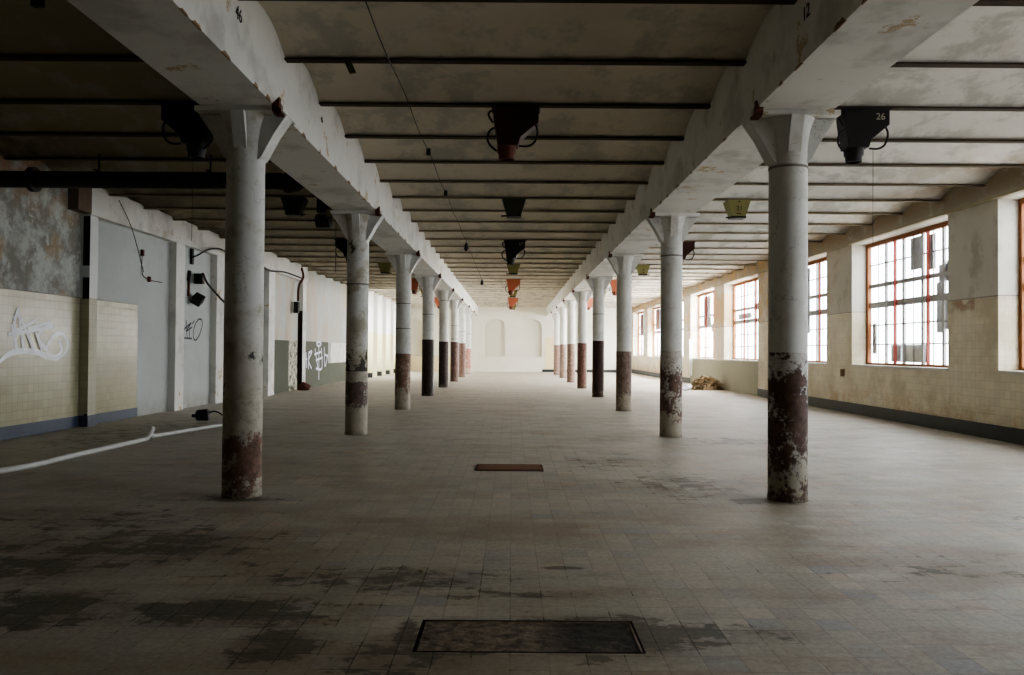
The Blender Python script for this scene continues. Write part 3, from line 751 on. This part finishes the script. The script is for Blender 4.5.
# big pipe across the left aisle
t = thing('overhead_pipe', (-8.3, 12.9, 4.26), 'thick dark iron pipe crossing the left aisle under the ceiling', 'pipe')
MB().tube([(-.14,0,0), (4.55,0,0)], .135, 20).build('pipe_run', M_pipe, t, smooth=True)
MB().tube([(.50,0,0), (.58,0,0)], .20, 20).build('flange', M_pipe, t, smooth=True)
MB().tube(smooth_path([(4.5,0,0),(4.66,0,-.02),(4.82,0,.03),(4.95,0,.16),(4.98,0,.45)], 5), [.135]*4+[.17]*6+[.16]*11, 18).build('elbow', M_pipe, t, smooth=True)
for xx in (1.6, 3.4):
    MB().box(xx-.02, xx+.02, -.14, .14, .13, .15).box(xx-.01, xx+.01, -.01, .01, .13, .42).build('hanger', M_pipe, t)

# thin wire with two lamp holders along the middle aisle ceiling
t = thing('ceiling_wire', (-1.30, 4.0, 4.58), 'thin black wire with two small lamp holders running along the middle ceiling', 'wire')
pts = [(0, yy, -.03*math.sin(yy*2.0)-.0*yy) for yy in [i*.6 for i in range(0, 58)]]
MB().tube(pts, .006, 5).build('wire', M_rubber, t)
for yy in (18.3, 30.0):
    MB().lathe([(.012, -.02), (.03, -.06), (.05, -.12), (.06, -.2), (.03, -.26), (.005, -.27)], 12, (0, yy)).build('lamp_holder', M_black, t, smooth=True)
for yy in (8.2, 11.4):
    MB().box(-.03, .03, yy-.03, yy+.03, -.05, .05).build('junction', M_black, t)
MB().prism([(-.04,.01),(.04,.01),(.10,-.13),(.03,-.14)], 'y', -.02, .03).build('joist_clip', plain('mossy_metal_clip', (.11,.10,.04), .8, .5, 20), ceil, loc=(-1.80, 8.56, ZC))
MB().box(-.045,.045,-.03,.03,-.10,.01).build('joist_clip', M_black, ceil, loc=(-4.22, 7.03, ZC))

# wires, boxes and cables on the left wall
t = thing('switch_assembly', (XL, 20.8, 0), 'broken switch boxes on a rusty conduit with black cables on the left wall', 'switch box')
MB().box(.0, .07, .10, .22, 3.75, 4.16).build('upper_box', M_black, t, bevel=.008)
MB().tube([(.03,-.02,2.9), (.03,.0,3.5)], .035).build('conduit', M_rust, t, smooth=True)
MB().tube([(.03,-.04,3.3), (.03,.02,3.56)], .055).build('conduit_sleeve', M_black, t, smooth=True)
MB().box(.05, .28, .25, .42, 3.25, 3.52).build('switch_box', M_black, t, bevel=.015)
o = MB().box(-.13, .13, -.14, .14, -.11, .11).build('socket_box', M_black, t, bevel=.015, loc=(.18, .22, 2.83)); o.rotation_euler = (.55, .5, .2)
MB().tube(smooth_path([(.06,-.28+.4,3.93),(.22,.1,3.99),(.3,.5,4.17),(.3,1.3,4.31),(.3,2.0,4.296),(.3,3.2,4.2)], 6), .022).build('cable', M_rubber, t, smooth=True)
MB().tube(smooth_path([(.28,-.35+.6,3.47),(.36,-.09+.2,3.49),(.36,.48,3.24),(.4,1.7,2.79),(.42,2.6,2.5)], 6), .028).build('cable', M_rubber, t, smooth=True)
t = thing('cable_bundle', (XL2, 30.2, 0), 'black cable drooping along the wall band to a small hanging box', 'cable')
MB().tube(smooth_path([(.19,-4.65,4.184),(.19,-3.86,4.12),(.19,-2.15,4.24),(.19,.02,4.228)], 6), .03).build('cable', M_rubber, t, smooth=True)
MB().tube(smooth_path([(.2,.0,4.6),(.2,.25,4.28),(.2,-.38,3.887),(.2,-.46,3.33)], 6), .045).build('cable', M_rust, t, smooth=True)
MB().box(.08, .26, -.66, -.42, 2.88, 3.3).build('hanging_box', M_black, t, bevel=.02)
t = MB().tube(smooth_path([(.0,0,0),(.02,.54,-.50),(.0,1.17,-1.39)], 5), .008, 5).build('loose_wire', M_wire, loc=(-8.24, 16.68, 4.63))
tag(t, 'thin loose wire hanging slantwise across the white left wall panel', 'wire')
t = MB().tube(smooth_path([(0,0,0),(0,.01,-.43),(0,.36,-.55),(0,1.06,-.557)], 5), .009, 5).box(-.02,.03,-.04,.04,-.04,.1).box(-.02,.03,.32,.40,-.6,-.48).build('bell_wire', M_rust, loc=(XL+.03, 18.16, 3.68))
tag(t, 'thin dark wire with two red clips curving on the white wall panel', 'wire')

# ------------------------------------------------------------------ things on the floor
t = thing('floor_conduit', (0, 0, 0), 'long white plastic pipe lying on the floor along the left aisle', 'pipe')
MB().tube(smooth_path([(-7.2,8.6,.04),(-6.22,9.77,.04),(-6.12,11.3,.04),(-6.07,12.6,.04),(-6.02,13.25,.05)], 6), .038, 10).build('pipe_length', M_white, t, smooth=True)
MB().tube(smooth_path([(-6.02,13.25,.05),(-6.0,13.38,.17),(-6.06,13.5,.2),(-6.12,13.6,.08),(-6.12,13.75,.04)], 5), .04, 10).build('pipe_kink', M_white, t, smooth=True)
MB().tube(smooth_path([(-6.12,13.75,.04),(-5.95,14.7,.04),(-5.72,15.7,.04),(-5.5,16.3,.04)], 6), .034, 10).build('pipe_length', M_white, t, smooth=True)

t = thing('broken_fixture', (-6.62, 17.2, 0), 'crumpled black box with a cable tail lying by the left wall', 'box', rz=.3); t.scale = (.72, .72, .8)
b_ = MB().loft([[(-.19,-.13,.02),(.16,-.15,.0),(.20,.12,.01),(-.15,.14,.02)], [(-.22,-.10,.20),(.13,-.13,.27),(.19,.10,.26),(-.14,.11,.19)], [(-.17,-.05,.29),(.09,-.08,.31),(.12,.06,.31),(-.1,.07,.27)]])
b_.build('case', M_black, t, bevel=.012)
MB().tube([(-.2,0,.12), (-.31,-.02,.14)], .045, 10).build('stub', M_black, t, smooth=True)
MB().tube(smooth_path([(.17,0,.2),(.28,-.03,.24),(.4,.02,.22),(.55,.1,.12),(.66,.12,.03)], 5), .022, 8).build('cable_tail', M_rubber, t, smooth=True)

# sunken hatch in the foreground
t = thing('floor_pit', ((HX0+HX1)/2, (HY0+HY1)/2, 0), 'shallow rectangular pit in the foreground floor filled with oily dirt', 'floor hatch')
hx = (HX1-HX0)/2; hy = (HY1-HY0)/2
fr = MB()
for (a,b_,c,d) in ((-hx,hx,-hy,-hy+.012),(-hx,hx,hy-.012,hy),(-hx,-hx+.02,-hy+.012,hy-.012),(hx-.012,hx,-hy+.012,hy-.012)):
    fr.box(a,b_,c,d,-.09,.001)
fr.build('frame', plain('dirty_iron_frame', (.022,.016,.011), .95, .5, 14, 0, .03), t)
N1, N2 = 40, 18; vs = []; fs = []
for i in range(N1+1):
    for j in range(N2+1):
        vs.append((-hx+.02+(2*hx-.04)*i/N1, -hy+.02+(2*hy-.04)*j/N2, -.007+R.uniform(-.004,.004)))
for i in range(N1):
    for j in range(N2):
        a = i*(N2+1)+j; fs.append((a, a+N2+1, a+N2+2, a+1))
MB().add(vs, fs).build('dirt_fill', M_dirt, t, smooth=True)
def pebble(r, sx, sy, sz, seed):
    rr = random.Random(seed); bm = bmesh.new(); bmesh.ops.create_icosphere(bm, subdivisions=1, radius=r)
    b = MB(); b.add([(v.co.x*sx*rr.uniform(.8,1.2), v.co.y*sy*rr.uniform(.8,1.2), v.co.z*sz*rr.uniform(.8,1.2)) for v in bm.verts], [[v.index for v in f.verts] for f in bm.faces]); bm.free(); return b
o = pebble(.02, 1.2, .7, .5, 4).build('white_scrap', M_white, loc=(.53, 4.40, -.018)); tag(o, 'tiny white scrap lying on the dark oily dirt in the pit', 'scrap')
o = pebble(.017, 1.2, .8, .6, 9).build('pebble', M_leaf2, loc=(-.62, 5.62, .006)); tag(o, 'small pale pebble on the floor in front of the dirt stains', 'pebble')
# rusty plate further along
t = thing('drain_cover', (-.02, 10.58, 0), 'rusty rectangular drain cover set in the floor between the nearest columns', 'drain cover')
pm = Mat('orange_rust'); pm = pm.out(pm.mix(pm.noise(7, 6, .7), (.24,.105,.045), (.10,.045,.028)), .8, pm.bump(pm.noise(30, 4), .4, .006), 0, .3)
MB().box(-.44,.44,-.28,.28,.0,.008).build('frame', M_rust, t)
MB().box(-.41,.41,-.25,.25,.008,.016).build('plate', pm, t, bevel=.003)

# rubble heap below the fourth window
def heap():
    rr = random.Random(11); b = MB(); n = 34; m_ = 18; vs = []; fs = []
    for i in range(n+1):
        for j in range(m_+1):
            u = -1+2*i/n; v = -1+2*j/m_
            d = max(0, 1-(u*u+v*v)); z = .50*d**.9*(.75+.25*math.sin(u*7+v*4)) + rr.uniform(0,.07)*(d > 0)
            vs.append((u*.70, v*.60, z))
    for i in range(n):
        for j in range(m_):
            a = i*(m_+1)+j; fs.append((a, a+m_+1, a+m_+2, a+1))
    return b.add(vs, fs)
o = heap().build('rubble_heap', M_leaf, loc=(8.02, 33.0, 0)); tag(o, 'heap of dry brown rubble and leaves against the right wall', 'rubble', kind='stuff')
rr = random.Random(5); sb = MB()
for i in range(150):
    u = rr.uniform(-.85,.85); v = rr.uniform(-.8,.6); d = max(0, 1-u*u-v*v); z = .48*d**.9
    a = rr.uniform(0, 2*PI); L = rr.uniform(.04,.14); w_ = rr.uniform(.015,.06); tl = rr.uniform(-.05,.10)
    c, s_ = math.cos(a), math.sin(a)
    p = [(L,w_,tl),(-L,w_*.6,0),(-L*.8,-w_,.01),(L*.9,-w_,tl)]
    q = [(8.02+u*.70+x_*c-y_*s_, 33.0+v*.62+x_*s_+y_*c, max(.01, z+.03+z_)) for x_,y_,z_ in p]
    sb.add(q + [(x_,y_,z_+.012) for x_,y_,z_ in q], [(0,1,2,3),(7,6,5,4),(0,4,5,1),(1,5,6,2),(2,6,7,3),(3,7,4,0)])
heap_o = o; o = sb.build('scraps', M_leaf2, heap_o); o.location = (-8.02, -33.0, 0); o['kind'] = 'stuff'
def bag(loc, s, seed, label):
    rr = random.Random(seed); bm = bmesh.new(); bmesh.ops.create_icosphere(bm, subdivisions=3, radius=1)
    b = MB(); vs = []
    for v in bm.verts:
        k = 1 + .13*math.sin(5*v.co.x+3*v.co.z+seed) + .08*math.sin(9*v.co.y-4*v.co.z)
        vs.append((v.co.x*s*k, v.co.y*s*.8*k, max(0, s*.72*(1+v.co.z*k))))
    b.add(vs, [[v.index for v in f.verts] for f in bm.faces]); bm.free()
    o = b.build('plastic_bag', M_bag, smooth=True, loc=loc); tag(o, label, 'bag', 'white plastic bags by the rubble heap')
bag((7.10, 32.3, 0), .17, 2, 'upper white plastic bag leaning on the left of the rubble heap')
bag((6.93, 31.9, 0), .11, 5, 'small white plastic bag on the floor left of the rubble heap')
# torn plastic sheet hanging from the fifth window
vs = []; fs = []
for i in range(9):
    for j in range(13):
        u = i/8; v = j/12
        half = .5*(1-v)**.7*.9 + .05
        vs.append((8.70 - .05*math.sin(u*9+v*3) - .05*v, 38.75 + (u-.5)*2*half*1.0 - .1*v, 2.15 - 1.75*v))
for i in range(8):
    for j in range(12):
        a = i*13+j; fs.append((a, a+13, a+14, a+1))
o = MB().add(vs, fs).build('plastic_sheet', M_sheet, smooth=True); tag(o, 'torn milky plastic sheet hanging from the window sill above the rubble heap', 'plastic sheet')
# rubble at the foot of the rusty pilaster
o = pebble(.22, 1.3, .9, .9, 3).build('brick_rubble', M_rust, loc=(-7.8, 30.0, .1)); tag(o, 'small lump of rusty brick rubble at the foot of the dark left pilaster', 'rubble')

# ------------------------------------------------------------------ sky, camera, look
w = bpy.data.worlds.new('World'); SC.world = w; w.use_nodes = True; nt = w.node_tree; nt.nodes.clear()
out = nt.nodes.new('ShaderNodeOutputWorld'); bg = nt.nodes.new('ShaderNodeBackground'); nt.links.new(bg.outputs[0], out.inputs[0])
tc = nt.nodes.new('ShaderNodeTexCoord'); sp = nt.nodes.new('ShaderNodeSeparateXYZ'); nt.links.new(tc.outputs['Generated'], sp.inputs[0])
rp = nt.nodes.new('ShaderNodeValToRGB'); mr = nt.nodes.new('ShaderNodeMapRange'); mr.inputs[1].default_value = -1; mr.inputs[2].default_value = 1
nt.links.new(sp.outputs[2], mr.inputs[0]); nt.links.new(mr.outputs[0], rp.inputs[0])
e = rp.color_ramp.elements; e[0].position = .35; e[0].color = (.40,.39,.36,1); e[1].position = .56; e[1].color = (.93,.97,1.0,1)
nt.links.new(rp.outputs[0], bg.inputs[0]); bg.inputs[1].default_value = 7.0
for n, (wx, wy, y1, wz0, wz1, sg) in enumerate([(XO+.02, wy, min(wy+WW, YB-.35), WZ0, WZ1, 1) for wy in WYB+WY] + [(XL-.42, a, b_, .9, 4.3, -1) for a, b_ in LWY_ADDED]):
    L = bpy.data.lights.new('window_portal', 'AREA'); L.shape = 'RECTANGLE'; L.size = wz1-wz0; L.size_y = y1-wy
    L.cycles.is_portal = True
    o = bpy.data.objects.new('window_portal', L); COL.objects.link(o); o.location = (wx, (wy+y1)/2, (wz0+wz1)/2); o.rotation_euler = (0, sg*PI/2, 0)

def far_fill(x, y, z, sx, sy, rot, watts):  # extra lamp added outside a far window to brighten that end
    L = bpy.data.lights.new('added_far_fill', 'AREA'); L.shape = 'RECTANGLE'; L.size = sx; L.size_y = sy; L.energy = watts; L.color = (1, .98, .95)
    o = bpy.data.objects.new('added_far_fill', L); COL.objects.link(o); o.location = (x, y, z); o.rotation_euler = (0, rot, 0)
for n, pw in ((3, 450), (4, 1250), (5, 1600), (6, 1350), (7, 800)):
    y1 = min(WY[n]+WW, YB-.35)
    far_fill(XO+.5, (WY[n]+y1)/2, 3.1, 3.3, y1-WY[n], PI/2-.2, pw)
for a, b_ in LWY_ADDED: far_fill(XL-.7, (a+b_)/2, 2.8, 3.4, b_-a, -PI/2+.2, 110)

cam = bpy.data.cameras.new('camera'); co = bpy.data.objects.new('camera', cam); COL.objects.link(co); SC.camera = co
cam.sensor_fit = 'HORIZONTAL'; cam.sensor_width = 36; cam.lens = 36*800/1024; cam.clip_end = 300; cam.clip_start = .05
pitch = math.atan(13/800); roll = math.radians(.42)
fw = Vector((0, math.cos(pitch), math.sin(pitch))); r0 = Vector((1,0,0)); u0 = r0.cross(fw)
rv = math.cos(roll)*r0 + math.sin(roll)*u0; uv = rv.cross(fw)
co.matrix_world = Matrix(((rv.x,uv.x,-fw.x,0),(rv.y,uv.y,-fw.y,0),(rv.z,uv.z,-fw.z,1.55),(0,0,0,1)))
SC.view_settings.view_transform = 'AgX'
SC.view_settings.exposure = 1.15
SC.view_settings.look = 'AgX - Medium High Contrast'
SC.cycles.diffuse_bounces = 6
